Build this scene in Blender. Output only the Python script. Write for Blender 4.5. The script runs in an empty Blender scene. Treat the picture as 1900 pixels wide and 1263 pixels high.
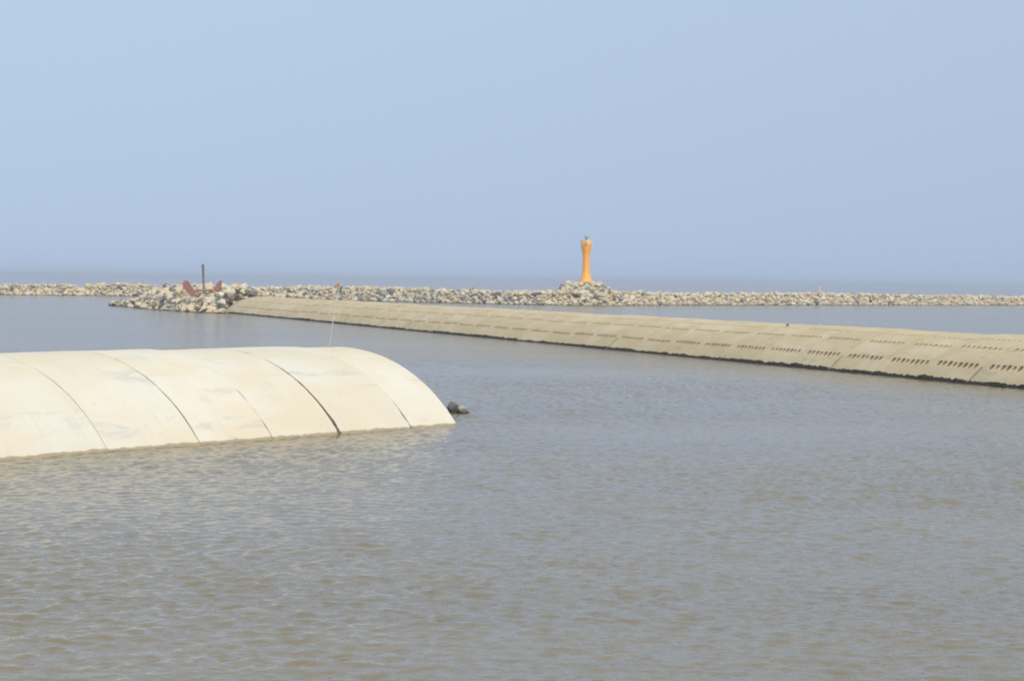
import bpy, bmesh, math, random
import numpy as np
from mathutils import Vector, Matrix, Euler, noise

rnd = random.Random(11)
C = bpy.context.scene.collection
S = bpy.context.scene

# ------------------------------------------------------------------ camera, world, sun, exposure
F = 4000.0          # focal length in pixels of a 1900 px wide frame
HC = 4.0            # eye height over the water, metres
CX, CY = 950.0, 631.5
cam_data = bpy.data.cameras.new('camera')
cam = bpy.data.objects.new('camera', cam_data)
C.objects.link(cam)
cam_data.sensor_width = 36.0
cam_data.lens = 36.0 * F / 1900.0
cam_data.clip_start = 0.5
cam_data.clip_end = 40000
PITCH, ROLL = math.atan(108.5 / F), math.radians(0.72)
ROT = Euler((math.pi / 2 - PITCH, 0, 0)).to_matrix() @ Matrix.Rotation(ROLL, 3, 'Z')
cam.matrix_world = Matrix.Translation((0, 0, HC)) @ ROT.to_4x4()
S.camera = cam

SUN_EL = math.radians(50)
SUN_DIR = Vector((0.47 * math.cos(SUN_EL), -0.88 * math.cos(SUN_EL), math.sin(SUN_EL))).normalized()
SKY_TINT = (1.22, 0.985, 0.84, 1)
world = bpy.data.worlds.new('World')
S.world = world
world.use_nodes = True
wn = world.node_tree
bg = wn.nodes['Background']
sky = wn.nodes.new('ShaderNodeTexSky')
sky.sky_type = 'NISHITA'
sky.sun_disc = False
sky.sun_elevation = SUN_EL
sky.sun_rotation = math.atan2(SUN_DIR.x, SUN_DIR.y)
sky.altitude = 0
sky.air_density = 1.0
sky.dust_density = 1.0
sky.ozone_density = 2.0
# hazy maritime air: the sky low down keeps the even blue of the sky some way up
co = wn.nodes.new('ShaderNodeTexCoord')
lift = wn.nodes.new('ShaderNodeVectorMath'); lift.operation = 'MULTIPLY_ADD'
lift.inputs[1].default_value = (1, 1, -0.2); lift.inputs[2].default_value = (0, 0, 0.27)
nrmz = wn.nodes.new('ShaderNodeVectorMath'); nrmz.operation = 'NORMALIZE'
wn.links.new(co.outputs['Generated'], lift.inputs[0])
wn.links.new(lift.outputs[0], nrmz.inputs[0])
wn.links.new(nrmz.outputs[0], sky.inputs[0])
tint = wn.nodes.new('ShaderNodeMix'); tint.data_type = 'RGBA'; tint.blend_type = 'MULTIPLY'
tint.inputs['Factor'].default_value = 1.0
tint.inputs[7].default_value = SKY_TINT
wn.links.new(sky.outputs[0], tint.inputs[6])
wn.links.new(tint.outputs[2], bg.inputs[0])
bg.inputs[1].default_value = 0.15
sun_data = bpy.data.lights.new('sun', 'SUN')
sun_data.energy = 2.3
sun_data.angle = math.radians(0.6)
sun_data.color = (1.0, 0.95, 0.86)
sun = bpy.data.objects.new('sun', sun_data)
sun.rotation_euler = SUN_DIR.to_track_quat('Z', 'Y').to_euler()
sun.location = (20, -30, 60)
C.objects.link(sun)
S.view_settings.view_transform = 'Standard'
S.view_settings.look = 'None'
S.view_settings.exposure = 0.27
S.view_settings.gamma = 1.0
S.cycles.use_denoising = True
S.cycles.max_bounces = 8
S.cycles.filter_width = 1.9
S.cycles.volume_step_rate = 1.0


def gp(x, y, z=0.0):
    """the point at height z that photograph pixel (x, y) of the 1900 px frame looks at"""
    d = ROT @ Vector(((x - CX) / F, -(y - CY) / F, -1.0))
    k = (z - HC) / d.z
    return Vector((d.x * k, d.y * k, z))


# ------------------------------------------------------------------ helpers
def tag(o, label=None, cat=None, group=None, kind=None):
    if label: o['label'] = label
    if cat: o['category'] = cat
    if group: o['group'] = group
    if kind: o['kind'] = kind
    return o


def obj(name, mesh_or_bm, mat=None, parent=None, smooth=False):
    if isinstance(mesh_or_bm, bmesh.types.BMesh):
        me = bpy.data.meshes.new(name)
        mesh_or_bm.to_mesh(me)
        mesh_or_bm.free()
    else:
        me = mesh_or_bm
    if mat is not None and len(me.materials) == 0:
        me.materials.append(mat)
    if smooth:
        for p in me.polygons: p.use_smooth = True
    o = bpy.data.objects.new(name, me)
    C.objects.link(o)
    if parent: o.parent = parent
    return o


def empty(name, loc, rz=0.0):
    o = bpy.data.objects.new(name, None)
    o.empty_display_size = 0.3
    C.objects.link(o)
    o.location = loc
    o.rotation_euler = (0, 0, rz)
    return o


def tube(bm, pts, radii, n=10, cap=True, flat=(1, 1)):
    rings = []
    pts = [Vector(p) for p in pts]
    for i, p in enumerate(pts):
        d = (pts[min(i + 1, len(pts) - 1)] - pts[max(i - 1, 0)]).normalized()
        a = Vector((1, 0, 0)) if abs(d.x) < 0.8 else Vector((0, 1, 0))
        u = d.cross(a).normalized(); v = d.cross(u).normalized()
        r = radii[i] if hasattr(radii, '__len__') else radii
        rings.append([bm.verts.new(p + (u * math.cos(k * 2 * math.pi / n) * flat[0] + v * math.sin(k * 2 * math.pi / n) * flat[1]) * r) for k in range(n)])
    for a, b in zip(rings, rings[1:]):
        for k in range(n):
            bm.faces.new((a[k], a[(k + 1) % n], b[(k + 1) % n], b[k]))
    if cap:
        bm.faces.new(rings[0][::-1]); bm.faces.new(rings[-1])
    bmesh.ops.recalc_face_normals(bm, faces=bm.faces[:])


def lathe(bm, prof, n=24, rot=0.0, cap=True):
    rings = []
    for r, z in prof:
        rings.append([bm.verts.new((r * math.cos(rot + k * 2 * math.pi / n), r * math.sin(rot + k * 2 * math.pi / n), z)) for k in range(n)])
    for a, b in zip(rings, rings[1:]):
        for k in range(n):
            bm.faces.new((a[k], a[(k + 1) % n], b[(k + 1) % n], b[k]))
    if cap:
        bm.faces.new(rings[0][::-1]); bm.faces.new(rings[-1])
    bmesh.ops.recalc_face_normals(bm, faces=bm.faces[:])


class NT:
    def __init__(s, name):
        s.m = bpy.data.materials.new(name); s.m.use_nodes = True
        s.t = s.m.node_tree; s.n = s.t.nodes; s.bsdf = s.n['Principled BSDF']; s.out = s.n['Material Output']
    def node(s, typ, **kw):
        nd = s.n.new(typ)
        for k, v in kw.items(): setattr(nd, k, v)
        return nd
    def link(s, a, b): s.t.links.new(a, b)
    def put(s, v, sock):
        if hasattr(v, 'bl_idname') or hasattr(v, 'is_linked'): s.link(v, sock)
        else: sock.default_value = v
    def math(s, op, a, b=0.0, clamp=False):
        nd = s.node('ShaderNodeMath', operation=op, use_clamp=clamp)
        s.put(a, nd.inputs[0]); s.put(b, nd.inputs[1]); return nd.outputs[0]
    def noise(s, vec, scale, detail=3.0, rough=0.5, dist=0.0):
        nd = s.node('ShaderNodeTexNoise'); s.link(vec, nd.inputs['Vector'])
        nd.inputs['Scale'].default_value = scale; nd.inputs['Detail'].default_value = detail
        nd.inputs['Roughness'].default_value = rough; nd.inputs['Distortion'].default_value = dist
        return nd.outputs['Fac']
    def mapping(s, vec, scale=(1, 1, 1), loc=(0, 0, 0), rot=(0, 0, 0)):
        nd = s.node('ShaderNodeMapping'); s.link(vec, nd.inputs[0])
        nd.inputs['Location'].default_value = loc; nd.inputs['Scale'].default_value = scale; nd.inputs['Rotation'].default_value = rot
        return nd.outputs[0]
    def ramp(s, fac, lo, hi):
        nd = s.node('ShaderNodeMapRange', interpolation_type='SMOOTHSTEP'); s.link(fac, nd.inputs[0])
        nd.inputs[1].default_value = lo; nd.inputs[2].default_value = hi
        return nd.outputs[0]
    def mix(s, fac, a, b):
        nd = s.node('ShaderNodeMix', data_type='RGBA'); s.put(fac, nd.inputs['Factor'])
        for v, k in ((a, 6), (b, 7)):
            if isinstance(v, tuple): nd.inputs[k].default_value = (*v, 1)
            else: s.link(v, nd.inputs[k])
        return nd.outputs[2]
    def bump(s, h, strength, dist):
        nd = s.node('ShaderNodeBump'); s.link(h, nd.inputs['Height'])
        nd.inputs['Strength'].default_value = strength; nd.inputs['Distance'].default_value = dist
        s.link(nd.outputs[0], s.bsdf.inputs['Normal'])


# ------------------------------------------------------------------ materials
def mat_water():
    w = NT('muddy_sea_water')
    pos = w.node('ShaderNodeNewGeometry').outputs['Position']
    def height(off):
        p = w.mapping(pos, loc=off)
        a = w.noise(w.mapping(p, scale=(1.0, 0.72, 1.0), rot=(0, 0, 0.12)), 3.2, 3.0, 0.52, 0.2)
        b = w.noise(w.mapping(p, scale=(0.6, 1.0, 1.0), rot=(0, 0, -0.2)), 0.6, 1.0, 0.5)
        return w.math('ADD', a, w.math('MULTIPLY', b, 0.75))
    e = 0.02
    h0, hx, hy = height((0, 0, 0)), height((e, 0, 0)), height((0, e, 0))
    # wind patches: calmer and rougher streaks lying across the view
    patch = w.noise(w.mapping(pos, scale=(0.016, 0.06, 1.0), rot=(0, 0, 0.05)), 1.0, 3.0, 0.6)
    sp = w.node('ShaderNodeSeparateXYZ'); w.link(pos, sp.inputs[0])
    # within the modelled waves the shader only adds the finest ripples
    openw = w.math('MAXIMUM', w.ramp(sp.outputs[1], 75, 125), w.ramp(w.math('ABSOLUTE', sp.outputs[0]), 20, 25))
    full = w.math('ADD', w.math('MULTIPLY', w.ramp(patch, 0.35, 0.65), 0.06), 0.11)
    amp = w.math('MULTIPLY', full, w.math('ADD', w.math('MULTIPLY', openw, 0.65), 0.35))
    k = w.math('MULTIPLY', amp, -1.0 / e)
    cx = w.math('MULTIPLY', w.math('SUBTRACT', hx, h0), k)
    cy = w.math('MULTIPLY', w.math('SUBTRACT', hy, h0), k)
    cmb = w.node('ShaderNodeCombineXYZ'); w.link(cx, cmb.inputs[0]); w.link(cy, cmb.inputs[1]); cmb.inputs[2].default_value = 0
    gn = w.node('ShaderNodeNewGeometry').outputs['Normal']
    ad = w.node('ShaderNodeVectorMath', operation='ADD'); w.link(gn, ad.inputs[0]); w.link(cmb.outputs[0], ad.inputs[1])
    nrm = w.node('ShaderNodeVectorMath', operation='NORMALIZE'); w.link(ad.outputs[0], nrm.inputs[0])
    w.link(nrm.outputs[0], w.bsdf.inputs['Normal'])
    silt = w.noise(w.mapping(pos, scale=(0.03, 0.08, 1.0)), 1.0, 3.0, 0.6)
    w.link(w.mix(w.ramp(silt, 0.3, 0.7), (0.153, 0.119, 0.066), (0.180, 0.143, 0.082)), w.bsdf.inputs['Base Color'])
    w.bsdf.inputs['Roughness'].default_value = 0.12
    w.bsdf.inputs['IOR'].default_value = 1.33
    w.bsdf.inputs['Specular Tint'].default_value = (0.98, 0.94, 0.86, 1)
    return w.m


def mat_concrete(name, base, pale, dark, wet, stain=0.5, crackle=0.3):
    w = NT(name)
    tc = w.node('ShaderNodeTexCoord').outputs['Object']
    oi = w.node('ShaderNodeObjectInfo')
    off = w.node('ShaderNodeVectorMath', operation='ADD'); w.link(tc, off.inputs[0])
    sc = w.node('ShaderNodeVectorMath', operation='SCALE'); w.link(oi.outputs['Location'], sc.inputs[0]); sc.inputs['Scale'].default_value = 0.73
    rr = w.math('MULTIPLY', oi.outputs['Random'], 37.0)
    cmb = w.node('ShaderNodeCombineXYZ'); w.link(rr, cmb.inputs[0]); w.link(rr, cmb.inputs[1])
    w.link(cmb.outputs[0], off.inputs[1])
    v = off.outputs[0]
    big = w.noise(w.mapping(v, scale=(0.5, 1.0, 1.0)), 0.55, 4.0, 0.6)
    col = w.mix(w.ramp(big, 0.35, 0.68), base, pale)
    # segments differ a little from one another
    shade = w.math('ADD', w.math('MULTIPLY', oi.outputs['Random'], 0.12), 0.0)
    col = w.mix(shade, col, dark)
    # smeared silt and grey patches, drawn out along the block
    sm = w.noise(w.mapping(v, scale=(0.45, 1.6, 1.6)), 1.1, 5.0, 0.65, 0.8)
    col = w.mix(w.math('MULTIPLY', w.ramp(sm, 0.54, 0.70), stain), col, dark)
    runs = w.noise(w.mapping(v, scale=(5.0, 0.5, 0.5)), 1.0, 4.0, 0.6)
    col = w.mix(w.math('MULTIPLY', w.ramp(runs, 0.52, 0.78), stain * 0.45), col, dark)
    spots = w.noise(v, 9.0, 2.0, 0.5)
    col = w.mix(w.math('MULTIPLY', w.ramp(spots, 0.70, 0.76), 0.45), col, wet)
    fine = w.noise(v, 26.0, 4.0, 0.65)
    col = w.mix(w.math('MULTIPLY', w.ramp(fine, 0.35, 0.75), 0.14), col, dark)
    # the band kept wet by the waves
    z = w.node('ShaderNodeSeparateXYZ'); w.link(w.node('ShaderNodeNewGeometry').outputs['Position'], z.inputs[0])
    edge = w.math('ADD', z.outputs[2], w.math('MULTIPLY', w.noise(v, 2.3, 4.0, 0.7), -0.16))
    col = w.mix(w.ramp(edge, 0.0, -0.03), col, wet)
    w.link(col, w.bsdf.inputs['Base Color'])
    w.bsdf.inputs['Roughness'].default_value = 0.85
    w.bsdf.inputs['Specular IOR Level'].default_value = 0.3
    hh = w.math('ADD', w.math('MULTIPLY', big, 1.0), w.math('MULTIPLY', fine, 0.12))
    w.bump(hh, crackle, 0.08)
    return w.m


def mat_rock(name, a, b, mud, mudamt):
    w = NT(name)
    tc = w.node('ShaderNodeTexCoord').outputs['Object']
    oi = w.node('ShaderNodeObjectInfo')
    n1 = w.noise(tc, 1.3, 4.0, 0.6)
    n2 = w.noise(tc, 7.0, 4.0, 0.65)
    col = w.mix(w.ramp(n1, 0.3, 0.7), a, b)
    col = w.mix(w.math('MULTIPLY', w.ramp(n2, 0.45, 0.75), 0.4), col, mud)
    # silt lies on what faces up
    nz = w.node('ShaderNodeSeparateXYZ'); w.link(w.node('ShaderNodeNewGeometry').outputs['Normal'], nz.inputs[0])
    up = w.math('ADD', nz.outputs[2], w.math('MULTIPLY', n1, 0.8))
    col = w.mix(w.math('MULTIPLY', w.ramp(up, 0.5, 1.1), mudamt), col, mud)
    z = w.node('ShaderNodeSeparateXYZ'); w.link(w.node('ShaderNodeNewGeometry').outputs['Position'], z.inputs[0])
    edge = w.math('ADD', z.outputs[2], w.math('MULTIPLY', n2, -0.3))
    col = w.mix(w.math('MULTIPLY', w.ramp(edge, 0.05, -0.05), 0.75), col, (0.05, 0.048, 0.04))
    w.link(col, w.bsdf.inputs['Base Color'])
    w.bsdf.inputs['Roughness'].default_value = 0.9
    w.bsdf.inputs['Specular IOR Level'].default_value = 0.25
    w.bump(n2, 0.5, 0.06)
    return w.m


def mat_plain(name, col, rough=0.6, var=None, scale=3.0, metal=0.0, thr=(0.45, 0.65)):
    w = NT(name)
    tc = w.node('ShaderNodeTexCoord').outputs['Object']
    n = w.noise(tc, scale, 4.0, 0.65)
    w.link(w.mix(w.ramp(n, *thr), col, var or tuple(c * 0.75 for c in col)), w.bsdf.inputs['Base Color'])
    w.bsdf.inputs['Roughness'].default_value = rough
    w.bsdf.inputs['Metallic'].default_value = metal
    w.bump(n, 0.25, 0.02)
    return w.m


M_WATER = mat_water()
M_CREAM = mat_concrete('cream_silted_concrete', (0.615, 0.535, 0.375), (0.635, 0.59, 0.48), (0.43, 0.425, 0.38), (0.33, 0.27, 0.17), 0.55, 0.25)
M_TAN = mat_concrete('tan_silted_concrete', (0.49, 0.385, 0.215), (0.57, 0.465, 0.295), (0.36, 0.31, 0.215), (0.22, 0.18, 0.115), 0.85, 0.6)
M_BAND = mat_plain('black_waterline_band', (0.022, 0.020, 0.014), 0.95, (0.042, 0.037, 0.026), 9.0)  # near-black strip with a ragged top along the foot of each pierced block
M_BAND.node_tree.nodes['Principled BSDF'].inputs['Specular IOR Level'].default_value = 0.15
M_JOINT = mat_plain('dark_joint_mortar', (0.26, 0.22, 0.16), 0.95, (0.13, 0.11, 0.08), 4.0)
MUD = (0.55, 0.45, 0.29)
M_ROCKS = {
    'tan': mat_rock('tan_silted_rock', (0.50, 0.405, 0.255), (0.42, 0.355, 0.24), MUD, 0.9),
    'pale': mat_rock('pale_limestone', (0.62, 0.58, 0.48), (0.48, 0.45, 0.38), (0.60, 0.53, 0.39), 0.6),
    'grey': mat_rock('grey_rock', (0.30, 0.285, 0.255), (0.20, 0.193, 0.178), (0.42, 0.37, 0.28), 0.6),
    'dark': mat_rock('dark_grey_rock', (0.115, 0.113, 0.105), (0.07, 0.068, 0.062), (0.20, 0.19, 0.16), 0.3),
}
M_ORANGE = mat_plain('orange_beacon_paint', (0.95, 0.43, 0.045), 0.6, (0.92, 0.39, 0.045), 1.4)
M_ORANGE_PALE = mat_plain('faded_orange_paint', (0.90, 0.52, 0.20), 0.6, (0.86, 0.47, 0.16), 2.0)
M_PAD = mat_plain('pale_concrete_pad', (0.62, 0.56, 0.43), 0.85, (0.50, 0.45, 0.34), 2.0)
M_LANTERN = mat_plain('dull_yellow_metal', (0.36, 0.30, 0.17), 0.55, (0.22, 0.19, 0.12), 5.0)
M_MARK = mat_plain('dark_red_lettering', (0.30, 0.09, 0.03), 0.6)
M_RUST = mat_plain('red_rusted_iron', (0.33, 0.135, 0.105), 0.85, (0.22, 0.10, 0.075), 2.5, thr=(0.5, 0.75))
M_RUSTBAR = mat_plain('brown_rusted_iron', (0.38, 0.24, 0.12), 0.85, (0.24, 0.14, 0.08), 3.0)
M_SHANK = mat_plain('weathered_iron_shank', (0.17, 0.135, 0.10), 0.85, (0.26, 0.12, 0.08), 2.2, thr=(0.55, 0.7))
M_BAMBOO = mat_plain('bleached_bamboo', (0.58, 0.55, 0.48), 0.8, (0.42, 0.39, 0.33), 6.0)
M_FLAG = mat_plain('orange_cloth', (0.92, 0.42, 0.07), 0.8)
M_RAG = mat_plain('white_rag', (0.78, 0.77, 0.73), 0.85)
M_CLAY = mat_plain('tan_mortar_lump', (0.40, 0.31, 0.19), 0.95)
M_BUOY = mat_plain('pale_buoy_paint', (0.72, 0.62, 0.42), 0.6)

# ------------------------------------------------------------------ sea
R_SEA = 9000.0


def spread_out(start, step, end, grow):
    out, v = [], start
    while v < end:
        out.append(v); v += step; step *= grow
    return out


xh = spread_out(0.0, 0.05, 21.0, 1.0)
xh = xh + spread_out(xh[-1] + 0.1, 0.13, R_SEA, 1.09) + [R_SEA]
xs = np.array([-v for v in xh[:0:-1]] + xh)
ya = spread_out(17.0, 0.036, 110.0, 1.0016)
yb = spread_out(ya[-1] + 0.35, 0.45, R_SEA, 1.05) + [R_SEA]
yc = [-v for v in spread_out(-16.9, 0.3, 400.0, 1.12)[::-1]]
ys = np.array([-400.0] + yc + ya + yb)
X, Y = np.meshgrid(xs, ys)
rs = np.random.RandomState(5)
NW = 80
H = np.zeros_like(X)
fade = np.clip((24 - np.abs(X)) / 3.5, 0, 1) * np.clip((Y - 14) / 3, 0, 1) * np.clip((125 - Y) / 45, 0, 1)
lam = np.exp(rs.uniform(math.log(0.15), math.log(0.62), NW))
lam[:6] = rs.uniform(1.2, 2.6, 6)
ang_w = math.pi / 2 + 0.25 + rs.normal(0, 0.75, NW)
ph = rs.uniform(0, 2 * math.pi, NW)
SLOPE = 0.18
for L_, a_, p_ in zip(lam, ang_w, ph):
    kk = 2 * math.pi / L_
    H += (SLOPE * (0.45 if L_ > 1.1 else 1.0) * math.sqrt(2.0 / NW) / kk) * np.sin(kk * (X * math.cos(a_) + Y * math.sin(a_)) + p_ + 0.35 * np.sin(X * 0.4 + p_ * 3) + 0.35 * np.sin(Y * 0.33 + p_ * 5))
# gusts: rougher and calmer patches
gust = 0.85 + 0.25 * np.sin(X * 0.21 + 1.3 * np.sin(Y * 0.09)) * np.sin(Y * 0.17 + 0.8 * np.sin(X * 0.13 + 2)) + 0.15 * np.sin(Y * 0.31 + X * 0.07)
slick = np.exp(-((Y - 58 - 0.18 * X + 1.5 * np.sin(X * 0.3)) / 5.5) ** 2) / (1 + np.exp(-(X + 1) * 0.8))
H *= fade * gust * (1 - 0.5 * slick)
nx_, ny_ = len(xs), len(ys)
me = bpy.data.meshes.new('sea_water')
me.vertices.add(nx_ * ny_)
me.vertices.foreach_set('co', np.stack([X, Y, H], -1).astype(np.float32).ravel())
ii, jj = np.meshgrid(np.arange(nx_ - 1), np.arange(ny_ - 1))
a0 = (jj * nx_ + ii).ravel()
quads = np.stack([a0, a0 + 1, a0 + 1 + nx_, a0 + nx_], -1).astype(np.int32)
me.loops.add(quads.size); me.polygons.add(len(quads))
me.loops.foreach_set('vertex_index', quads.ravel())
me.polygons.foreach_set('loop_start', np.arange(0, quads.size, 4, dtype=np.int32))
me.polygons.foreach_set('use_smooth', np.ones(len(quads), dtype=bool))
me.update(calc_edges=True)
sea = obj('sea_water', me, M_WATER)
tag(sea, 'grey brown muddy sea water with small ripples reaching the horizon', kind='structure')

# ------------------------------------------------------------------ half-pipe caissons
CAISSON_R = 4.3           # half width at the water
CAISSON_H = 2.13          # crown over the water
RHO = (CAISSON_R ** 2 + CAISSON_H ** 2) / (2 * CAISSON_H)
ZC = CAISSON_H - RHO      # centre of the arc


def set_arc(h):
    global CAISSON_H, RHO, ZC
    CAISSON_H = h
    RHO = (CAISSON_R ** 2 + h ** 2) / (2 * h)
    ZC = h - RHO


def arc_point(s, ang, r):
    """s along the block, ang from the crown (positive = the face towards the camera, local -Y)"""
    return Vector((s, -r * math.sin(ang), ZC + r * math.cos(ang)))


def caisson_bm(length, holes, seed, edge_wobble=0.0, gap=0.05, open_foot=0.0):
    rg = random.Random(seed)
    bm = bmesh.new()
    amax = math.asin(min(0.98, (CAISSON_R + 0.9) / RHO))
    a_breaks, s_breaks, cell_rows, cell_cols = [], [], [], []
    cell = 0.44
    da = cell / RHO
    if holes:
        rows = [0.667, 0.433, 0.256]                     # arc angles of the three rows on the near face
        rows = rows + [-r for r in rows]
        s0 = (length - 8 * cell) / 2
        s_breaks = [gap / 2, s0 * 0.5]
        for c in range(8):
            cell_cols.append(len(s_breaks))
            for q in range(4): s_breaks.append(s0 + (c + q / 4) * cell)
        s_breaks += [s0 + 8 * cell, length - s0 * 0.5, length - gap / 2]
        marks = sorted(rows)
        a_breaks = [-amax]
        cur = -amax
        for r in marks:
            lo = r - da / 2
            n = max(1, int(round((lo - cur) / 0.06)))
            for q in range(1, n): a_breaks.append(cur + (lo - cur) * q / n)
            cell_rows.append(len(a_breaks))
            for q in range(4): a_breaks.append(lo + q * da / 4)
            a_breaks.append(lo + da)
            cur = lo + da
        n = max(1, int(round((amax - cur) / 0.06)))
        for q in range(1, n + 1): a_breaks.append(cur + (amax - cur) * q / n)
    else:
        n = 12
        s_breaks = [gap / 2 + (length - gap) * q / n for q in range(n + 1)]
        n = 56
        a_breaks = [-amax + 2 * amax * q / n for q in range(n + 1)]
    ns, na = len(s_breaks), len(a_breaks)

    def dent(s, a, r0):
        v = Vector((s * 0.5 + seed * 3.1, a * RHO * 0.5, seed * 1.7))
        d = 0.022 * noise.noise(v * 0.8) + 0.010 * noise.noise(v * 2.7)
        return r0 + d
    V = {}
    for i, s in enumerate(s_breaks):
        for j, a in enumerate(a_breaks):
            ss = s
            rr = RHO
            if i in (0, ns - 1):
                # chipped, not quite straight block edges
                w = edge_wobble * (noise.noise(Vector((a * 9, seed + i, 0))) * 0.6 + noise.noise(Vector((a * 33, seed + i, 4))) * 0.4)
                ss = s + (w if i == 0 else -w) * 0.5 + (abs(w) if i == 0 else -abs(w)) * 0.5
                rr = RHO - 0.006
                ss += (1 if i == 0 else -1) * open_foot * 0.5 * max(0.0, abs(a) - 0.15) ** 1.5
            V[i, j] = bm.verts.new(arc_point(ss, a, dent(s, a, rr)))
    skip = set()
    for rj in cell_rows:
        for ci in cell_cols:
            for q in range(4):
                for p in range(4): skip.add((ci + q, rj + p))
            # the 16 border points in order and a ring for the opening
            border = [(ci + q, rj) for q in range(4)] + [(ci + 4, rj + q) for q in range(4)] + \
                     [(ci + 4 - q, rj + 4) for q in range(4)] + [(ci, rj + 4 - q) for q in range(4)]
            sc = (s_breaks[ci] + s_breaks[ci + 4]) / 2 + rg.uniform(-.012, .012)
            ac = (a_breaks[rj] + a_breaks[rj + 4]) / 2
            rad = rg.uniform(0.120, 0.156) * (1.2 if abs(ac) > 0.6 else 1.0 if abs(ac) > 0.4 else 0.68)
            ring, lip, deep = [], [], []
            for k, (bi, bj) in enumerate(border):
                th = math.atan2((a_breaks[bj] - ac) * RHO, s_breaks[bi] - sc)
                s_, a_ = sc + rad * math.cos(th), ac + rad * 1.1 * math.sin(th) / RHO
                ring.append(bm.verts.new(arc_point(s_, a_, dent(s_, a_, RHO))))
                lip.append(bm.verts.new(arc_point(s_, a_, dent(s_, a_, RHO))))
                deep.append(bm.verts.new(arc_point(s_, a_, RHO - 0.09)))
            for k in range(16):
                k2 = (k + 1) % 16
                bm.faces.new((V[border[k]], V[border[k2]], ring[k2], ring[k]))
                f = bm.faces.new((lip[k], lip[k2], deep[k2], deep[k]))
    for i in range(ns - 1):
        for j in range(na - 1):
            if (i, j) not in skip:
                bm.faces.new((V[i, j], V[i + 1, j], V[i + 1, j + 1], V[i, j + 1]))
    for f in bm.faces: f.smooth = True
    # end walls of the shell and an inner skin
    for i, ins in ((0, 0.0), (ns - 1, 0.0)):
        inner = [bm.verts.new(arc_point(s_breaks[i], a, RHO - 0.4)) for a in a_breaks]
        outer = [bm.verts.new(V[i, j].co) for j in range(na)]
        for j in range(na - 1):
            fw = bm.faces.new((outer[j], outer[j + 1], inner[j + 1], inner[j]))
            fw.material_index = 1 if (not holes or a_breaks[j] > 0.66) else 0
    bmesh.ops.recalc_face_normals(bm, faces=bm.faces[:])
    return bm


def band_bm(length, seed, top=0.145, rise=0.09, gap=0.12):
    """a ragged lumpy near-black band round the waterline of one block"""
    bm = bmesh.new()
    n, m = 110, 9
    prev = None
    for i in range(n + 1):
        s = gap / 2 + (length - gap) * i / n
        t = top + rise * (noise.noise(Vector((s * 1.1, seed, 0))) * 0.9 + noise.noise(Vector((s * 5.0, seed, 2))) * 0.55 + noise.noise(Vector((s * 16.0, seed, 7))) * 0.5)
        t = max(0.05, t)
        col = []
        for j in range(m + 1):
            z = -0.35 + (t + 0.35) * j / m
            ang = math.acos((z - ZC) / RHO)
            bulge = 0.02 + (0.075 + 0.05 * noise.noise(Vector((s * 7, z * 12, seed)))) * math.sin(math.pi * min(1, j / m * 0.93 + 0.05))
            if j == m: bulge = -0.03
            col.append(bm.verts.new(arc_point(s, ang, RHO + bulge)))
        if prev:
            for j in range(m):
                bm.faces.new((prev[j], col[j], col[j + 1], prev[j + 1]))
        prev = col
    bmesh.ops.recalc_face_normals(bm, faces=bm.faces[:])
    return bm


# --- near breakwater (bright, unpierced face)
foot = [(27, 852), (200, 838), (360, 824), (511, 815), (645, 806), (768, 795), (847, 788)]
P = [gp(*q) for q in foot]
mean = sum(P, Vector()) / len(P)
cov = np.cov(np.array([[p.x, p.y] for p in P]).T)
ev, evec = np.linalg.eigh(cov)
ax = Vector((evec[0, 1], evec[1, 1], 0));
if ax.y < 0: ax = -ax
svals = [(p - mean).dot(ax) for p in P]
side = Vector((-ax.y, ax.x, 0))            # away from the camera
near_root_at = mean + ax * svals[0] + side * CAISSON_R
near_rz = math.atan2(ax.y, ax.x)
# local frame: x along the blocks, -y to the camera
near = empty('concrete_breakwater', (near_root_at.x, near_root_at.y, 0), near_rz)
tag(near, 'bright cream half-pipe breakwater of smooth blocks in the foreground', 'breakwater')
L0 = (svals[-1] - svals[0]) / 6.0
edges = [s - svals[0] for s in svals]
starts = [(-3 * 2.85, -2 * 2.85), (-2 * 2.85, -2.85), (-2.85, 0)] + list(zip(edges, edges[1:]))
gaps = [.006, .006, .006, .006, .008, .012, .022, .052, .038]
for i, (a, b) in enumerate(starts):
    wob = [0.02, 0.02, 0.02, 0.02, 0.03, 0.05, 0.12, 0.14, 0.02][i]
    o = obj('caisson_block', caisson_bm(b - a, False, 3 + i, wob, gaps[i], [0, 0, 0, 0, 0.01, 0.02, 0.03, 0.075, 0.06][i]), M_CREAM, near)
    o.data.materials.append(M_JOINT if i >= 5 else M_CREAM)
    o.location = (a, 0.0, [0, 0, 0, 0.0, 0.0, 0.0, -0.03, -0.03, -0.07][i])
# joint filler a little below the surface of the shell
for s, dpt in zip([-2.85, 0] + edges[1:-1], [.02, .02, .02, .025, .06, .13, .19]):
    bm = bmesh.new()
    n = 60
    rows = []
    for q in range(n + 1):
        a = -0.95 + 1.9 * q / n
        rows.append([bm.verts.new(arc_point(s + dx, a, RHO - dpt + 0.02 * noise.noise(Vector((a * 14, s, dx)))) ) for dx in (-0.13, 0.13)])
    for r0, r1 in zip(rows, rows[1:]): bm.faces.new((r0[0], r0[1], r1[1], r1[0]))
    bmesh.ops.recalc_face_normals(bm, faces=bm.faces[:])
    obj('joint_filler', bm, M_JOINT if dpt > 0.04 else M_CLAY, near)

# --- far breakwater (pierced)
NEAR_H = CAISSON_H
set_arc(1.94)                               # this row lies a little lower in the water
A, B = gp(415, 580), gp(1900, 722)
fax = (A - B).normalized()                  # from the camera end to the rubble
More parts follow.
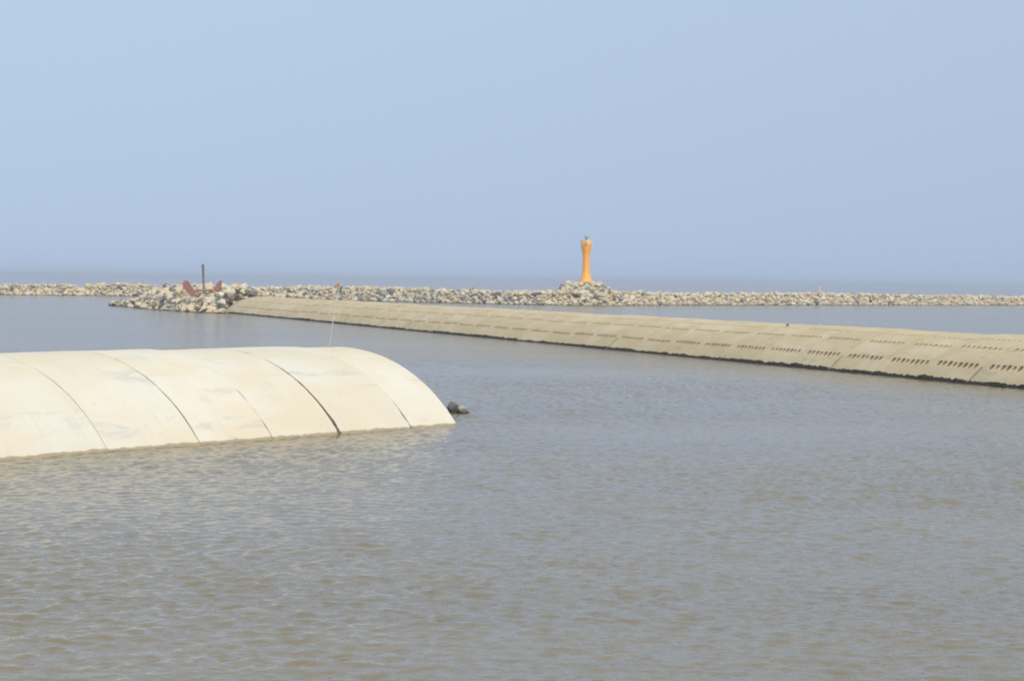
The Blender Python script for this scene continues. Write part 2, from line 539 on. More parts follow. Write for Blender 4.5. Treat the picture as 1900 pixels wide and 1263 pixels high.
# the local frame keeps -y towards the camera side: x must run from left (far) to right (near)
fdir = (B - A).normalized()
fside = Vector((-fdir.y, fdir.x, 0))
if fside.x < 0: fside = -fside
BLOCK = 4.27
q1388 = gp(1388, 674)
total = (B - A).length
s1388 = (q1388 - A).dot(fdir)
first = s1388 - BLOCK * math.floor(s1388 / BLOCK)
far_at = A + fside * CAISSON_R
far_rz = math.atan2(fdir.y, fdir.x)
far = empty('concrete_breakwater', (far_at.x, far_at.y, 0), far_rz)
tag(far, 'long tan half-pipe breakwater pierced by rows of round holes', 'breakwater')
variants = []
for k in range(6):
    bmv = caisson_bm(BLOCK, True, 40 + k, 0.05, [0.02, 0.02, 0.03, 0.02, 0.03, 0.02][k], [0, 0.08, 0, 0.05, 0, 0.1][k])
    me = bpy.data.meshes.new('caisson_block'); bmv.to_mesh(me); bmv.free(); me.materials.append(M_TAN); me.materials.append(M_JOINT if k % 2 else M_TAN)
    cb = band_bm(BLOCK, 7.3 * k)
    mc = bpy.data.meshes.new('waterline_band'); cb.to_mesh(cb_me := mc); cb.free(); mc.materials.append(M_BAND)
    variants.append((me, mc))
s = first - BLOCK
k = 0
last = None
while s < total + 3 * BLOCK:
    if s > -0.5 * BLOCK or k > 0:
        me, mc = variants[rnd.randrange(6)]
        if s < 0:
            bmv = caisson_bm(s + BLOCK, False, 99, 0.05, 0.04)
            mm = bpy.data.meshes.new('caisson_block'); bmv.to_mesh(mm); bmv.free(); mm.materials.append(M_TAN); mm.materials.append(M_TAN)
            o = obj('caisson_block', mm, None, far); o.location = (0, 0, 0)
        else:
            o = obj('caisson_block', me, None, far)
            o.location = (s, rnd.uniform(-.04, .04), 0.05 * noise.noise(Vector((s * 0.11, 5, 0))) + rnd.uniform(-.028, .028))
            o.rotation_euler = (rnd.uniform(-.004, .004), rnd.uniform(-.003, .003), rnd.uniform(-.004, .004))
            c = obj('waterline_band', mc, None, o)
        k += 1
    s += BLOCK

# ------------------------------------------------------------------ boulders
def rock_mesh(seed, col, slab=False):
    rg = random.Random(seed)
    bm = bmesh.new()
    # a box of random proportions with its corners cut and pushed
    dims = (1.0, rg.uniform(0.65, 0.95), rg.uniform(0.5, 0.85)) if not slab else (1.0, 0.62, 0.24)
    for _ in range(19):
        v = Vector((rg.gauss(0, 1), rg.gauss(0, 1), rg.gauss(0, 1))).normalized()
        m = max(abs(v.x), abs(v.y), abs(v.z))
        v = v.lerp(v / m, 0.55) * rg.uniform(0.84, 1.0)
        bm.verts.new((v.x * dims[0] * 0.5, v.y * dims[1] * 0.5, v.z * dims[2] * 0.5))
    r = bmesh.ops.convex_hull(bm, input=bm.verts)
    junk = [e for e in r['geom_interior'] + r['geom_unused'] if isinstance(e, bmesh.types.BMVert)]
    if junk: bmesh.ops.delete(bm, geom=list(set(junk)), context='VERTS')
    bmesh.ops.dissolve_limit(bm, angle_limit=math.radians(13), verts=bm.verts, edges=bm.edges)
    bmesh.ops.triangulate(bm, faces=[f for f in bm.faces if len(f.verts) > 4])
    bmesh.ops.bevel(bm, geom=bm.edges[:], offset=0.012, segments=1, affect='EDGES')
    me = bpy.data.meshes.new('boulder')
    bm.to_mesh(me); bm.free()
    me.materials.append(M_ROCKS[col])
    return me


NV = 9
ROCK = {c: [rock_mesh(17 * k + 5, c, slab=(k % 4 == 3)) for k in range(NV)] for c in M_ROCKS}

# waterline of the long rubble breakwater, read off the photograph
wl = [(-260, 544), (-60, 546.5), (0, 547), (150, 548.4), (280, 550), (450, 553), (600, 556), (800, 561.5), (1000, 566), (1100, 567.2),
      (1200, 566.8), (1300, 566.6), (1450, 566.4), (1600, 566.2), (1750, 566.2), (1900, 566.6), (2150, 567.2)]
WL = [gp(*q) for q in wl]
cum = [0.0]
for a, b in zip(WL, WL[1:]): cum.append(cum[-1] + (b - a).length)
TOWER = gp(1086.5, 566); TOWER = TOWER * (388.0 / TOWER.y); TOWER.z = 0


def wl_at(u):
    for i in range(len(cum) - 1):
        if u <= cum[i + 1] or i == len(cum) - 2:
            f = (u - cum[i]) / (cum[i + 1] - cum[i])
            p = WL[i].lerp(WL[i + 1], f)
            d = (WL[i + 1] - WL[i]).normalized()
            return p, Vector((-d.y, d.x, 0))


def crest(x):
    px = x
    c = 2.05 + 0.5 * noise.noise(Vector((px * 0.045, 3.3, 0))) + 0.18 * noise.noise(Vector((px * 0.17, 8.8, 0)))
    if px < -35: c += 0.0
    if px > 60: c -= min(0.35, (px - 60) * 0.008)
    return c


def mound(x, y):
    r = math.hypot((x - TOWER.x) / 1.15, y - TOWER.y)
    ang = noise.noise(Vector((x * 0.25, y * 0.25, 0)))
    return max(0.0, min(3.75, 3.75 - (r - 2.9) * 0.8 + ang * 0.45))


def long_height(x, t, y):
    t += 0.5 * noise.noise(Vector((x * 0.2, 1, 0)))
    c = crest(x)
    if t < 0: h = t * 0.6
    elif t < c * 1.6: h = t / 1.6
    elif t < c * 1.6 + 3.5: h = c
    else: h = c - (t - c * 1.6 - 3.5) / 1.4
    return max(h, min(mound(x, y), (t + 0.2) * 0.8))


# headland of rubble at the left end of the pierced breakwater
tip = gp(205, 567.5)
HL = [gp(205, 567.0), gp(232, 569.5), gp(260, 572), gp(300, 575), (gp(345, 578.5)), gp(380, 580.3), gp(408, 581.2)]
HLW = [(0.4, 0.5), (0.85, 1.0), (2.0, 3.4), (2.75, 4.5), (2.7, 5.0), (2.4, 5.0), (1.7, 4.6)]    # crest height, half depth


def headland_at(f):
    i = min(int(f), len(HL) - 2); g = f - i
    d = (HL[i + 1] - HL[i]).normalized()
    n = Vector((-d.y, d.x, 0))
    if n.y < 0 and n.x < 0: n = -n
    hc = HLW[i][0] * (1 - g) + HLW[i + 1][0] * g
    hw = HLW[i][1] * (1 - g) + HLW[i + 1][1] * g
    return HL[i].lerp(HL[i + 1], g), n, hc, hw


def headland_height(t, hc, hw, w):
    k = t / hw
    k += 0.12 * w
    if k < 0: return k * 1.5
    if k < 1: return hc * (1 - (1 - k) ** 1.8)
    if k < 1.5: return hc
    return hc - (k - 1.5) * hw * 0.8


rocks = []     # (x, y, z, size, colour, zone)


def pick(zone, x):
    r = rnd.random()
    if zone == 'headland': t = (('tan', .60), ('pale', .12), ('grey', .18), ('dark', .10))
    elif zone == 'mound': t = (('tan', .56), ('pale', .12), ('grey', .24), ('dark', .08))
    elif zone == 'middle': t = (('tan', .58), ('pale', .12), ('grey', .25), ('dark', .05))
    else: t = (('tan', .74), ('pale', .12), ('grey', .11), ('dark', .03))
    a = 0
    for c, p in t:
        a += p
        if r < a: return c
    return 'tan'


u = 2.0
while u < cum[-1] - 2:
    t = -0.3
    while t < 12.5:
        p, n = wl_at(u + rnd.uniform(-.4, .4))
        q = p + n * (t + rnd.uniform(-.3, .3))
        tt = (q - p).dot(n)
        if mound(q.x, q.y) > 0.8: zone = 'mound'
        elif -45 < q.x < 5: zone = 'middle'
        elif q.x <= -45: zone = 'left'
        else: zone = 'right'
        h = long_height(q.x, tt, q.y)
        if h > -0.5 and (tt < 9 or rnd.random() < 0.6):
            sz = rnd.choice((0.6, 0.8, 0.95, 1.1, 1.3, 1.6) if zone in ('middle', 'mound') else (0.45, 0.6, 0.75, 0.9, 1.1, 1.5)) * rnd.uniform(0.85, 1.15)
            if rnd.random() < 0.05 and h > 1.2: sz *= 1.4
            rocks.append((q.x, q.y, h + rnd.uniform(-.12, .16), sz, pick(zone, q.x), zone))
        t += 0.72
    u += 0.72
# behind the mound too, so that it is round
for _ in range(150):
    a = rnd.uniform(0, math.pi); r = rnd.uniform(1.5, 8)
    x, y = TOWER.x + 1.15 * r * math.cos(a), TOWER.y + r * math.sin(a)
    if mound(x, y) > 2.3: rocks.append((x, y, mound(x, y), rnd.uniform(.6, 1.2), pick('mound', x), 'mound'))
f = 0.0
while f < len(HL) - 1 + 0.35:
    base, n, hc, hw = headland_at(min(f, len(HL) - 1.001))
    step = (HL[min(int(f), len(HL) - 2) + 1] - HL[min(int(f), len(HL) - 2)]).length
    t = -0.25
    while t < hw * 2.3:
        along = (HL[-1] - HL[-2]).normalized()
        ex = max(0, f - (len(HL) - 1.001)) * step
        q = base + n * (t + rnd.uniform(-.25, .25)) + along * (rnd.uniform(-.3, .3) + ex)
        if not ((q - A).dot(fdir) > -0.3 and -0.6 < (q - A).dot(fside) < 2 * CAISSON_R + 0.3):
            h = headland_height(t, hc, hw, noise.noise(Vector((q.x * .4, q.y * .4, 0))))
            if h > -0.4:
                sz = rnd.choice((0.4, 0.55, 0.75, 0.95, 1.2, 1.6)) * rnd.uniform(0.85, 1.15) * (0.55 if f < 1.2 else 1.0)
                rocks.append((q.x, q.y, h + rnd.uniform(-.1, .18), sz, pick('headland', q.x), 'headland'))
        t += 0.58 if f > 1 else 0.4
    f += 0.62 / step if f > 1 else 0.4 / step

# rubble banked against the left end of the pierced breakwater
for _ in range(130):
    t = rnd.uniform(-0.6, 9.5)
    q = A + fside * t - fdir * rnd.uniform(0.35, 3.6)
    ang = min(1.0, abs(t - CAISSON_R) / CAISSON_R)
    h = 2.15 * (1 - ang ** 2) + rnd.uniform(-0.35, 0.15)
    if t > CAISSON_R: h = max(h, 1.9)
    rocks.append((q.x, q.y, max(h, 0.0), rnd.choice((0.5, 0.7, 0.9, 1.15)), pick('headland', q.x), 'headland'))

for _ in range(120):
    t, d = rnd.uniform(1.0, 9.5), rnd.uniform(1.0, 5.5)
    q = A + fside * t - fdir * d
    top = headland_height(t, 2.0, 4.8, 0)
    rocks.append((q.x, q.y, top * rnd.choice((0.45, 0.8, 1.0)) + rnd.uniform(-.1, .1), rnd.choice((0.6, 0.8, 1.0, 1.25)), pick('headland', q.x), 'headland'))


def px_of(p):
    c = ROT.transposed() @ (Vector(p) - Vector((0, 0, HC)))
    return CX + F * c.x / -c.z, CY - F * c.y / -c.z


def facing(r):
    """how large the boulder can show: projected size, less for those on the far slope"""
    x, y, z, sz, col, zone = r
    px, py = px_of((x, y, z))
    if not -10 < px < 1910 or z < 0.02: return 0
    v = sz / y * F
    if zone in ('left', 'right', 'middle'):
        p, n = min(((wl_at(k)) for k in np.linspace(cum[0], cum[-1], 60)), key=lambda a: (a[0] - Vector((x, y, 0))).length)
        depth = (Vector((x, y, 0)) - p).dot(n)
        if depth > 4.2: return 0
        if zone == 'middle' and py > 543 + (px - 470) * 0.050 and px > 470: return 0     # behind the pierced breakwater
    if zone == 'mound' and y > TOWER.y + 0.5: return 0
    if zone == 'headland':
        d = (Vector((x, y, 0)) - HL[3]).dot(fside)
        if d > 6.0: return 0
        v *= 0.8
    if zone in ('left', 'right'): v *= 1.0
    if zone == 'mound': v *= 1.15
    return v


score = [facing(r) for r in rocks]
order = sorted(range(len(rocks)), key=lambda i: -score[i])
N_SINGLE = 290
single = set(order[:N_SINGLE])

COLW = {'tan': 'tan', 'pale': 'whitish', 'grey': 'grey', 'dark': 'dark grey'}


def place_words(zone, x, y, z):
    px, py = px_of((x, y, z))
    if zone == 'headland':
        w = 'low' if z < 0.7 else 'midway up' if z < 1.6 else 'high up'
        if px < 250: where = 'at the thin rubble point tip'
        elif px < 290: where = 'between rubble point tip and anchor'
        elif px < 335: where = 'just left of the red anchor'
        elif px < 376: where = 'under the left fluke of the anchor'
        elif px < 412: where = 'under the right fluke of the anchor'
        else: where = 'between red anchor and pierced breakwater'
        return w + ' ' + where
    if zone == 'mound':
        w = 'low on' if z < 1.3 else 'midway up' if z < 2.7 else 'high on'
        d = px - 1086
        where = 'far left of' if d < -45 else 'just left of' if d < -12 else 'right below' if d < 12 else 'just right of' if d < 45 else 'far right of'
        return f'{w} the mound {where} the beacon'
    w = 'on the wall foot' if z < 0.7 else 'on the wall face' if z < 1.6 else 'on the wall crest'
    if px < 90: where = 'by the left frame edge'
    elif px < 180: where = 'left of the rubble point'
    elif px < 300: where = 'behind the rubble point tip'
    elif px < 470: where = 'behind the anchor'
    elif px < 630: where = 'between anchor and flag pole'
    elif px < 830: where = 'right of the flag pole'
    elif px < 1040: where = 'left of the beacon mound'
    elif px < 1260: where = 'right of the beacon mound'
    elif px < 1500: where = 'left of the distant buoy'
    elif px < 1700: where = 'right of the distant buoy'
    else: where = 'by the right frame edge'
    return w + ' ' + where


def size_word(sz):
    return 'small' if sz < 0.7 else 'medium' if sz < 1.0 else 'large' if sz < 1.3 else 'huge'


ORD = 'leftmost second third fourth fifth sixth seventh eighth ninth tenth eleventh twelfth thirteenth fourteenth fifteenth sixteenth seventeenth eighteenth'.split()
LABEL = {}
by_words = {}
for i in single:
    x, y, z, sz, col, zone = rocks[i]
    by_words.setdefault((size_word(sz), COLW[col], place_words(zone, x, y, z)), []).append(i)
for (sw, cw, pw), members in by_words.items():
    if len(members) == 1:
        LABEL[members[0]] = f'{sw} {cw} boulder {pw}'
    else:
        members.sort(key=lambda i: px_of(rocks[i][:3])[0])
        for n_, i in enumerate(members):
            o_ = 'leftmost' if n_ == 0 else 'rightmost' if n_ == len(members) - 1 else ORD[min(n_, len(ORD) - 1)] + ' from left'
            LABEL[i] = f'{o_} of {sw} {cw} boulders {pw}'


# everything small or hidden: one mesh with the core of the rubble under it
verts, faces, midx, smooth_ = [], [], [], []
mats = list(M_ROCKS.keys())


def add_mesh(me, mtx, mi):
    b = len(verts)
    for v in me.vertices: verts.append(mtx @ v.co)
    for p in me.polygons:
        faces.append([b + i for i in p.vertices]); midx.append(mi)


for i, (x, y, z, sz, col, zone) in enumerate(rocks):
    me = ROCK[col][rnd.randrange(NV)]
    rot = Euler((rnd.uniform(-.6, .6), rnd.uniform(-.6, .6), rnd.uniform(0, 6.28)))
    if i in single:
        o = bpy.data.objects.new('boulder', me)
        C.objects.link(o)
        o.location = (x, y, z); o.rotation_euler = rot; o.scale = (sz, sz, sz)
        g = {'headland': 'boulders of the rubble point', 'mound': 'boulders of the beacon mound'}.get(zone, 'boulders of the long rubble wall')
        tag(o, LABEL[i], 'boulder', g)
    else:
        add_mesh(me, Matrix.Translation((x, y, z)) @ rot.to_matrix().to_4x4() @ Matrix.Scale(sz, 4), mats.index(col))
# core
us = np.arange(2.0, cum[-1] - 2, 1.0)
ts = np.arange(-1.0, 14.0, 0.8)
b = len(verts)
for uu in us:
    p, n = wl_at(uu)
    for t in ts:
        q = p + n * t
        h = long_height(q.x, t, q.y) - 0.28 + 0.12 * noise.noise(Vector((q.x, q.y, 0)))
        verts.append(Vector((q.x, q.y, max(h, -1.5))))
nt = len(ts)
for i in range(len(us) - 1):
    for j in range(nt - 1):
        faces.append([b + i * nt + j, b + (i + 1) * nt + j, b + (i + 1) * nt + j + 1, b + i * nt + j + 1]); midx.append(0 if (i * 7 + j * 3) % 5 else 2)
fs = np.arange(0, len(HL) - 1.001, 0.12)
b = len(verts)
NJ = 20
for ff in fs:
    base, n, hc, hw = headland_at(ff)
    for j in range(NJ):
        t = -0.8 + j * (hw * 2.6 + 1) / (NJ - 1)
        q = base + n * t
        h = headland_height(t, hc, hw, noise.noise(Vector((q.x * .4, q.y * .4, 0)))) - 0.25
        h = min(h, (-(q - A).dot(fdir) - 1.0) * 0.7)
        verts.append(Vector((q.x, q.y, max(h, -1.0))))
for i in range(len(fs) - 1):
    for j in range(NJ - 1):
        faces.append([b + i * NJ + j, b + (i + 1) * NJ + j, b + (i + 1) * NJ + j + 1, b + i * NJ + j + 1]); midx.append(0 if (i * 7 + j * 3) % 4 else 2)
me = bpy.data.meshes.new('rock_rubble')
me.from_pydata([tuple(v) for v in verts], [], faces)
for k_ in mats: me.materials.append(M_ROCKS[k_])
me.polygons.foreach_set('material_index', midx)
me.update()
rub = bpy.data.objects.new('rock_rubble', me)
C.objects.link(rub)
tag(rub, 'mass of tan and grey broken rock making up the far rubble walls', 'rubble', kind='stuff')


def lone_rock(name, x, y, z, dims, rot, col, label, seed=1, slab=False, cat='boulder', group=None):
    me = rock_mesh(seed, col, slab)
    o = bpy.data.objects.new(name, me)
    C.objects.link(o)
    o.location = (x, y, z); o.scale = dims; o.rotation_euler = rot
    return tag(o, label, cat, group)


# rocks that stand out in the photograph
p = gp(216, 567); lone_rock('boulder', p.x, p.y + 0.6, 0.22, (2.6, 1.6, 0.9), (0, -0.08, 0.15), 'pale', 'long pale flat slab at the very tip of the rubble point', 31, True)
p = gp(357, 577); lone_rock('boulder', p.x, p.y + 1.2, 0.95, (1.5, 1.3, 1.9), (0.1, 0.1, 0.4), 'dark', 'largest nearly black boulder below the left anchor fluke', 5)
p = gp(272, 571); lone_rock('boulder', p.x, p.y + 1.2, 0.85, (1.1, 1.0, 0.9), (0.1, 0.3, 0.4), 'dark', 'dark block sunk in tan rubble left of the anchor', 9)
lone_rock('boulder', TOWER.x + 2.6, TOWER.y - 1.6, 3.35, (2.3, 1.6, 1.5), (0.15, 0.5, 0.2), 'pale', 'long pale slab leaning beside the beacon foot on its right', 7, True)
lone_rock('boulder', TOWER.x - 3.9, TOWER.y - 1.0, 3.3, (1.1, 1.0, 1.0), (0.1, 0.3, 0.7), 'dark', 'lone dark boulder capping the left shoulder of the beacon mound', 12)
lone_rock('boulder', TOWER.x - 1.7, TOWER.y - 1.4, 3.75, (0.9, 0.8, 0.8), (0.3, 0.1, 0.7), 'grey', 'blue-grey boulder touching the beacon foot on its left', 15)
p = gp(851, 767.5)
lone_rock('boulder', p.x - 0.10, p.y + 0.28, 0.10, (0.60, 0.5, 0.62), (0.2, 0.45, 0.5), 'dark', 'dark pointed rock poking out of the water beside the near breakwater', 3, group='wet rocks off the near breakwater')
lone_rock('boulder', p.x + 0.11, p.y + 0.12, 0.07, (0.34, 0.34, 0.50), (0.0, -0.5, 0.1), 'grey', 'pale grey rock leaning against the dark pointed rock', 8, group='wet rocks off the near breakwater')
lone_rock('boulder', p.x + 0.27, p.y + 0.12, 0.01, (0.26, 0.22, 0.22), (0.2, 0.2, 1.5), 'dark', 'smallest low dark rock right of the two wet rocks', 14, group='wet rocks off the near breakwater')


def on_far(px, back):
    """a point on the crown of the pierced breakwater, back metres behind its near foot, seen at column px"""
    best = None
    for ss in np.arange(20, total, 0.1):
        q = A + fdir * ss + fside * back
        ang = math.asin((CAISSON_R - back) / RHO)
        z = ZC + RHO * math.cos(ang)
        x, y = px_of((q.x, q.y, z))
        if best is None or abs(x - px) < best[0]: best = (abs(x - px), q, z)
    return best[1], best[2]


q, z = on_far(1461, 3.2); lone_rock('stone', q.x, q.y, z + 0.06, (0.17, 0.15, 0.30), (0, 0, 0.3), 'dark', 'small dark stone standing on the pierced breakwater crown', 21, cat='stone')
q, z = on_far(1520, 4.3); lone_rock('stone', q.x, q.y, z + 0.02, (0.26, 0.16, 0.14), (0, 0, 0.3), 'tan', 'small tan stone lying on the pierced breakwater crown', 22, cat='stone')
q = gp(1522, 566); q = q * ((q.y + 5.5) / q.y)
lone_rock('boulder', q.x, q.y, 2.25, (1.5, 1.0, 0.9), (0, 0.1, 0.3), 'dark', 'flat dark boulder on the rubble crest below the distant buoy', 24)

# ------------------------------------------------------------------ orange beacon tower
tw = empty('beacon_tower', (TOWER.x, TOWER.y, 3.75), 0.0)
tag(tw, 'slim orange navigation beacon tower on a rock mound', 'beacon')
m_px = TOWER.y / F
zb = lambda y: HC + (524.7 - y) * m_px * 1.0 - 3.75
bm = bmesh.new(); lathe(bm, [(1.75, -0.9), (1.75, 0.18), (1.68, 0.25), (1.2, 0.25)], 16); obj('foundation_pad', bm, M_PAD, tw)
prof = [(12.0, 524.5), (11.4, 521), (10.0, 517), (8.6, 512), (7.3, 507), (6.8, 501), (6.6, 490), (6.6, 478), (7.0, 472), (8.2, 466), (9.6, 460.0), (10.3, 455)]
bm = bmesh.new(); lathe(bm, [(r * m_px, zb(y)) for r, y in prof], 8, math.pi / 8 + 0.18); obj('shaft', bm, M_ORANGE, tw)
bm = bmesh.new(); lathe(bm, [(10.5 * m_px, zb(455)), (10.7 * m_px, zb(454.5)), (10.7 * m_px, zb(446.8)), (10.4 * m_px, zb(446)), (9.6 * m_px, zb(446)), (9.6 * m_px, zb(447)), (0.3, zb(447))], 8, math.pi / 8 + 0.18, cap=False)
head = obj('gallery', bm, M_ORANGE_PALE, tw)
# railing ring over the gallery
bm = bmesh.new()
# lantern: post, cage and lamp
bm = bmesh.new()
lathe(bm, [(0.22, zb(447)), (0.22, zb(444)), (0.30, zb(443.6)), (0.30, zb(442.6)), (0.12, zb(442.4)), (0.12, zb(441))], 12)
obj('lantern_post', bm, M_LANTERN, tw)
bm = bmesh.new()
lathe(bm, [(0.20, zb(441)), (0.30, zb(440.4)), (0.30, zb(438.4)), (0.22, zb(437.4)), (0.06, zb(436.8))], 12)
obj('lantern', bm, mat_plain('lantern_housing', (0.45, 0.40, 0.24), 0.4), tw)
for sx in (-1, 1):
    bm = bmesh.new()
    tube(bm, [(sx * 0.16, 0, zb(441)), (sx * 0.34, 0, zb(439.3)), (sx * 0.42, 0, zb(438.4))], [0.05, 0.05, 0.09], 6)
    obj('lantern_bracket', bm, M_LANTERN, tw)
for ang in range(8):
    a = math.pi / 8 + 0.18 + ang * math.pi / 4
    bm = bmesh.new()
    tube(bm, [(0.96 * math.cos(a), 0.96 * math.sin(a), zb(446.3)), (0.96 * math.cos(a), 0.96 * math.sin(a), zb(444.6))], 0.025, 5)
    obj('railing_post', bm, M_LANTERN, tw)
# the dark mark painted on the gallery's seaward face
bm = bmesh.new()
yf = -10.7 * m_px * math.cos(math.pi / 8) - 0.14


def stroke(bm, a, b, w):
    a, b = Vector(a), Vector(b); d = (b - a).normalized(); n = Vector((-d.y, d.x)) * w / 2
    vs = [bm.verts.new((p.x, yy, p.y)) for yy in (yf, yf + 0.03) for p in (a - n, b - n, b + n, a + n)]
    for f_ in ((0, 1, 2, 3), (7, 6, 5, 4), (0, 4, 5, 1), (1, 5, 6, 2), (2, 6, 7, 3), (3, 7, 4, 0)): bm.faces.new([vs[i] for i in f_])


x0 = -0.5 * m_px
stroke(bm, (x0 - 0.02, zb(449)), (x0 - 0.02, zb(453.2)), 0.10)
stroke(bm, (x0 + 0.03, zb(452.2)), (x0 + 0.20, zb(453.8)), 0.09)
stroke(bm, (x0 - 0.03, zb(452.4)), (x0 - 0.15, zb(453.9)), 0.09)
stroke(bm, (x0 - 0.26, zb(449.2)), (x0 - 0.22, zb(449.8)), 0.09)
bmesh.ops.recalc_face_normals(bm, faces=bm.faces[:])
mk = obj('painted_mark', bm, M_MARK, tw)

# ------------------------------------------------------------------ old anchor on the rubble point
base = gp(376, 579.5)
AY = base.y + 3.2
ap = base * (AY / base.y)
m = AY / F
def az(y): return HC + (515.7 - y) * m
def ax_(x): return (x - 376.5) * m
anc = empty('ship_anchor', (ap.x, AY, az(552)), 0.0)
tag(anc, 'old red rusted ship anchor standing upright on the rubble point', 'anchor')
Z0 = az(552)


def plate(pts, th, y0=0.0, skew=0.0):
    bm = bmesh.new()
    fr = [bm.verts.new((x, y0 - th / 2 + skew * z, z)) for x, z in pts]
    bk = [bm.verts.new((x, y0 + th / 2 + skew * z, z)) for x, z in pts]
    bm.faces.new(fr); bm.faces.new(bk[::-1])
    n = len(pts)
    for i in range(n): bm.faces.new((fr[i], bk[i], bk[(i + 1) % n], fr[(i + 1) % n]))
    bmesh.ops.recalc_face_normals(bm, faces=bm.faces[:])
    bmesh.ops.bevel(bm, geom=[e for e in bm.edges if len(e.link_faces) == 2 and abs(e.verts[0].co.y - e.verts[1].co.y) < th * 0.5], offset=0.03, segments=2, affect='EDGES')
    return bm


def A_(pts): return [(ax_(x), az(y) - Z0) for x, y in pts]


o = obj('fluke', plate(A_([(340.3, 523.5), (343.5, 521), (348.6, 521.0), (351.8, 525), (355, 531), (358.5, 536), (362.5, 539), (361, 545), (359, 551), (355, 551), (351, 545), (346, 540.5), (341.5, 536), (339.8, 529)]), 0.34), M_RUST, anc)
o = obj('fluke', plate(A_([(411.8, 520), (409.5, 519.8), (405, 522.5), (401, 528), (398, 533.5), (394.5, 538), (394.5, 543), (394, 549), (397.5, 548), (402, 543.5), (407, 538), (410, 533), (411.5, 527)]), 0.34), M_RUST, anc)
bm = bmesh.new(); tube(bm, [(ax_(357), 0, az(539.5) - Z0), (ax_(366), 0, az(538.5) - Z0), (ax_(378), 0, az(538.2) - Z0), (ax_(390), 0, az(537.5) - Z0), (ax_(398), 0, az(537.8) - Z0)], [0.17, 0.14, 0.15, 0.13, 0.15], 10)
obj('crown_bar', bm, M_RUSTBAR, anc)
bm = bmesh.new(); tube(bm, [(ax_(379), 0, -0.2), (ax_(378.5), 0, az(538) - Z0), (ax_(377.4), 0, az(520) - Z0), (ax_(376.8), 0, az(500) - Z0), (ax_(376.3), 0, az(490.3) - Z0)], [0.14, 0.13, 0.115, 0.15, 0.16], 10)
sh = obj('shank', bm, M_SHANK, anc)
bm = bmesh.new(); tube(bm, [(ax_(376.5), -0.2, az(491.3) - Z0), (ax_(376.5), 0.2, az(491.3) - Z0)], 0.06, 8); obj('shackle_pin', bm, M_SHANK, sh)
for (x1, y1, x2, y2) in ((344, 541, 342.5, 566), (361, 547, 370, 560)):
    bm = bmesh.new(); tube(bm, [(ax_(x1), -0.1, az(y1) - Z0), (ax_(x2), -2.2, az(y2) - Z0 - 0.1)], 0.055, 6); obj('brace', bm, M_RUSTBAR, anc)

# ------------------------------------------------------------------ marker pole on the near breakwater
best = None
for ss in np.arange(0, edges[-1], 0.05):
    q = near_root_at + ax * ss
    x, y = px_of((q.x, q.y, NEAR_H - 0.08))
    if best is None or abs(x - 611) < best[0]: best = (abs(x - 611), q)
q = best[1]
zt = NEAR_H - 0.10
fp = empty('marker_pole', (q.x, q.y, zt), 0)
tag(fp, 'thin leaning whitish bamboo pole with small orange flag on near breakwater', 'marker pole')
k = q.y / F
hh = lambda y: (HC + (519.0 - y) * k) - zt
pts = [(0, 0, -0.05), (0.6 * k, 0, hh(640)), (4 * k, 0, hh(610)), (8.5 * k, 0, hh(580)), (12.5 * k, 0, hh(555)), (15.5 * k, 0, hh(538)), (18.5 * k, 0, hh(524))]
bm = bmesh.new(); tube(bm, pts, [0.005, 0.005, 0.008, 0.012, 0.013, 0.012, 0.010], 8); obj('pole', bm, M_BAMBOO, fp)


def cloth(pts, seed, fold=0.02):
    """a small rag: grid between two polylines"""
    bm = bmesh.new()
    rows = []
    n = 6
    for a, b in pts:
        rows.append([bm.verts.new((a[0] + (b[0] - a[0]) * i / n, fold * math.sin(i * 1.9 + a[1] * 30 + seed), a[1] + (b[1] - a[1]) * i / n)) for i in range(n + 1)])
    for r0, r1 in zip(rows, rows[1:]):
        for i in range(n): bm.faces.new((r0[i], r0[i + 1], r1[i + 1], r1[i]))
    ret = bmesh.ops.solidify(bm, geom=bm.faces[:], thickness=0.006)
    bmesh.ops.recalc_face_normals(bm, faces=bm.faces[:])
    return bm


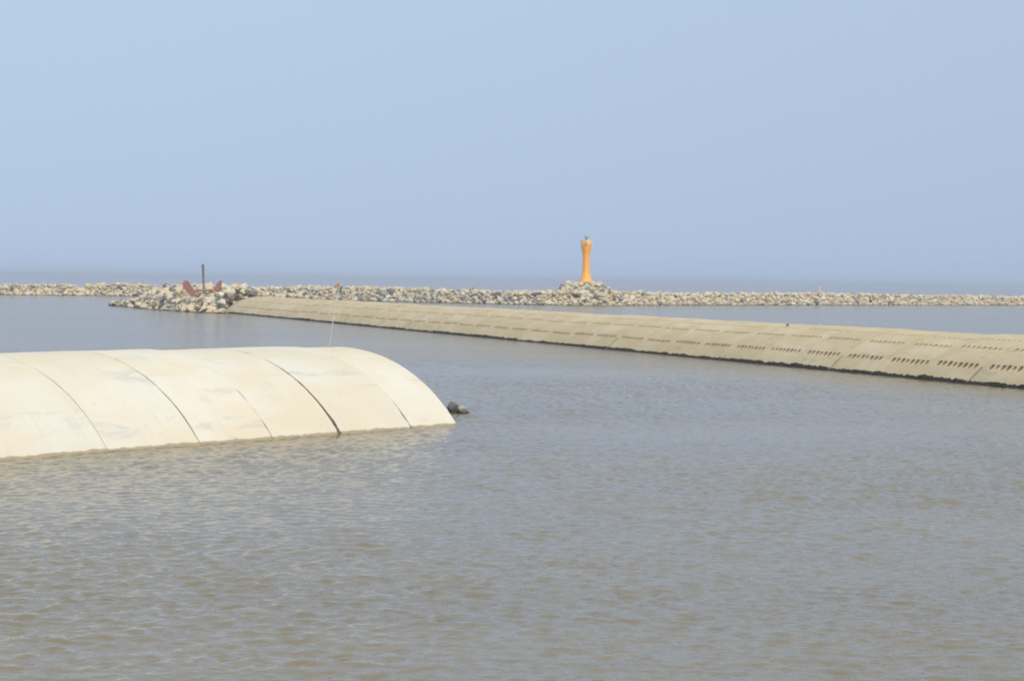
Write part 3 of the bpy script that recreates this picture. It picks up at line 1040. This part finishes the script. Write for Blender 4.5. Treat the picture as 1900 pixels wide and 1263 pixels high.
obj('flag', cloth([((18.3 * k, hh(525)), (13.0 * k, hh(526.5))), ((18.0 * k, hh(528)), (12.0 * k, hh(529))), ((17.4 * k, hh(531)), (13.2 * k, hh(532)))], 1), M_FLAG, fp)
obj('rag', cloth([((17.0 * k, hh(534)), (14.5 * k, hh(535))), ((16.5 * k, hh(539)), (12.5 * k, hh(541))), ((16.0 * k, hh(543)), (11.2 * k, hh(544.5)))], 4, 0.03), M_RAG, fp)
bm = bmesh.new()
for (dx, dy, sx, sy, sz, sd) in ((-0.05, -0.05, 0.17, 0.13, 0.045, 1), (0.10, 0.0, 0.12, 0.12, 0.03, 2), (-0.16, 0.03, 0.09, 0.08, 0.035, 3)):
    r = bmesh.ops.create_icosphere(bm, subdivisions=2, radius=1.0)
    for v in r['verts']:
        g = 1 + 0.25 * noise.noise(v.co * 1.7 + Vector((sd, 0, 0)))
        v.co = Vector((v.co.x * sx * g + dx, v.co.y * sy * g + dy, v.co.z * sz * g + 0.01))
obj('foot_mortar', bm, M_CLAY, fp, smooth=True)

# ------------------------------------------------------------------ distant channel buoy beyond the rubble wall
by = 820.0
bx = (1518.5 - CX) / F * by
k = by / F
hz = 530.2
bz = lambda y: HC + (hz - y) * k
bu = empty('channel_buoy', (bx, by, 0), 0)
tag(bu, 'tiny pale channel buoy with a thin mast on the far horizon', 'buoy')
bm = bmesh.new(); lathe(bm, [(0.9, -0.5), (1.3, -0.2), (1.3, 0.5), (1.1, 0.7), (0.4, 0.8)], 16); obj('float', bm, M_BUOY, bu)
bm = bmesh.new(); lathe(bm, [(0.5, 0.8), (0.35, bz(535.5))], 8); obj('cage', bm, M_BUOY, bu)
bm = bmesh.new(); lathe(bm, [(0.42, bz(535.5)), (0.55, bz(535.0)), (0.5, bz(532.6)), (0.1, bz(532.0))], 12); obj('topmark', bm, M_BUOY, bu)
bm = bmesh.new(); tube(bm, [(0, 0, bz(532.2)), (0.0, 0, bz(527.5))], 0.05, 6); obj('mast', bm, M_LANTERN, bu)

# ------------------------------------------------------------------ haze
bm = bmesh.new()
bmesh.ops.create_cube(bm, size=1.0)
hz_me = bpy.data.meshes.new('haze'); bm.to_mesh(hz_me); bm.free()
haze = bpy.data.objects.new('haze', hz_me)
C.objects.link(haze)
haze.scale = (R_SEA * 2 + 40, 9000 + 400 + 40, 13.0)
haze.location = (0, (9000 - 400) / 2, -1 + 6.5)
wh = bpy.data.materials.new('sea_haze'); wh.use_nodes = True
nt_ = wh.node_tree
nt_.nodes.remove(nt_.nodes['Principled BSDF'])
vol = nt_.nodes.new('ShaderNodeVolumePrincipled')
vol.inputs['Color'].default_value = (0.68, 0.745, 0.85, 1)
vol.inputs['Density'].default_value = 0.00042
vol.inputs['Anisotropy'].default_value = 0.0
nt_.links.new(vol.outputs[0], nt_.nodes['Material Output'].inputs['Volume'])
hz_me.materials.append(wh)
tag(haze, kind='stuff')
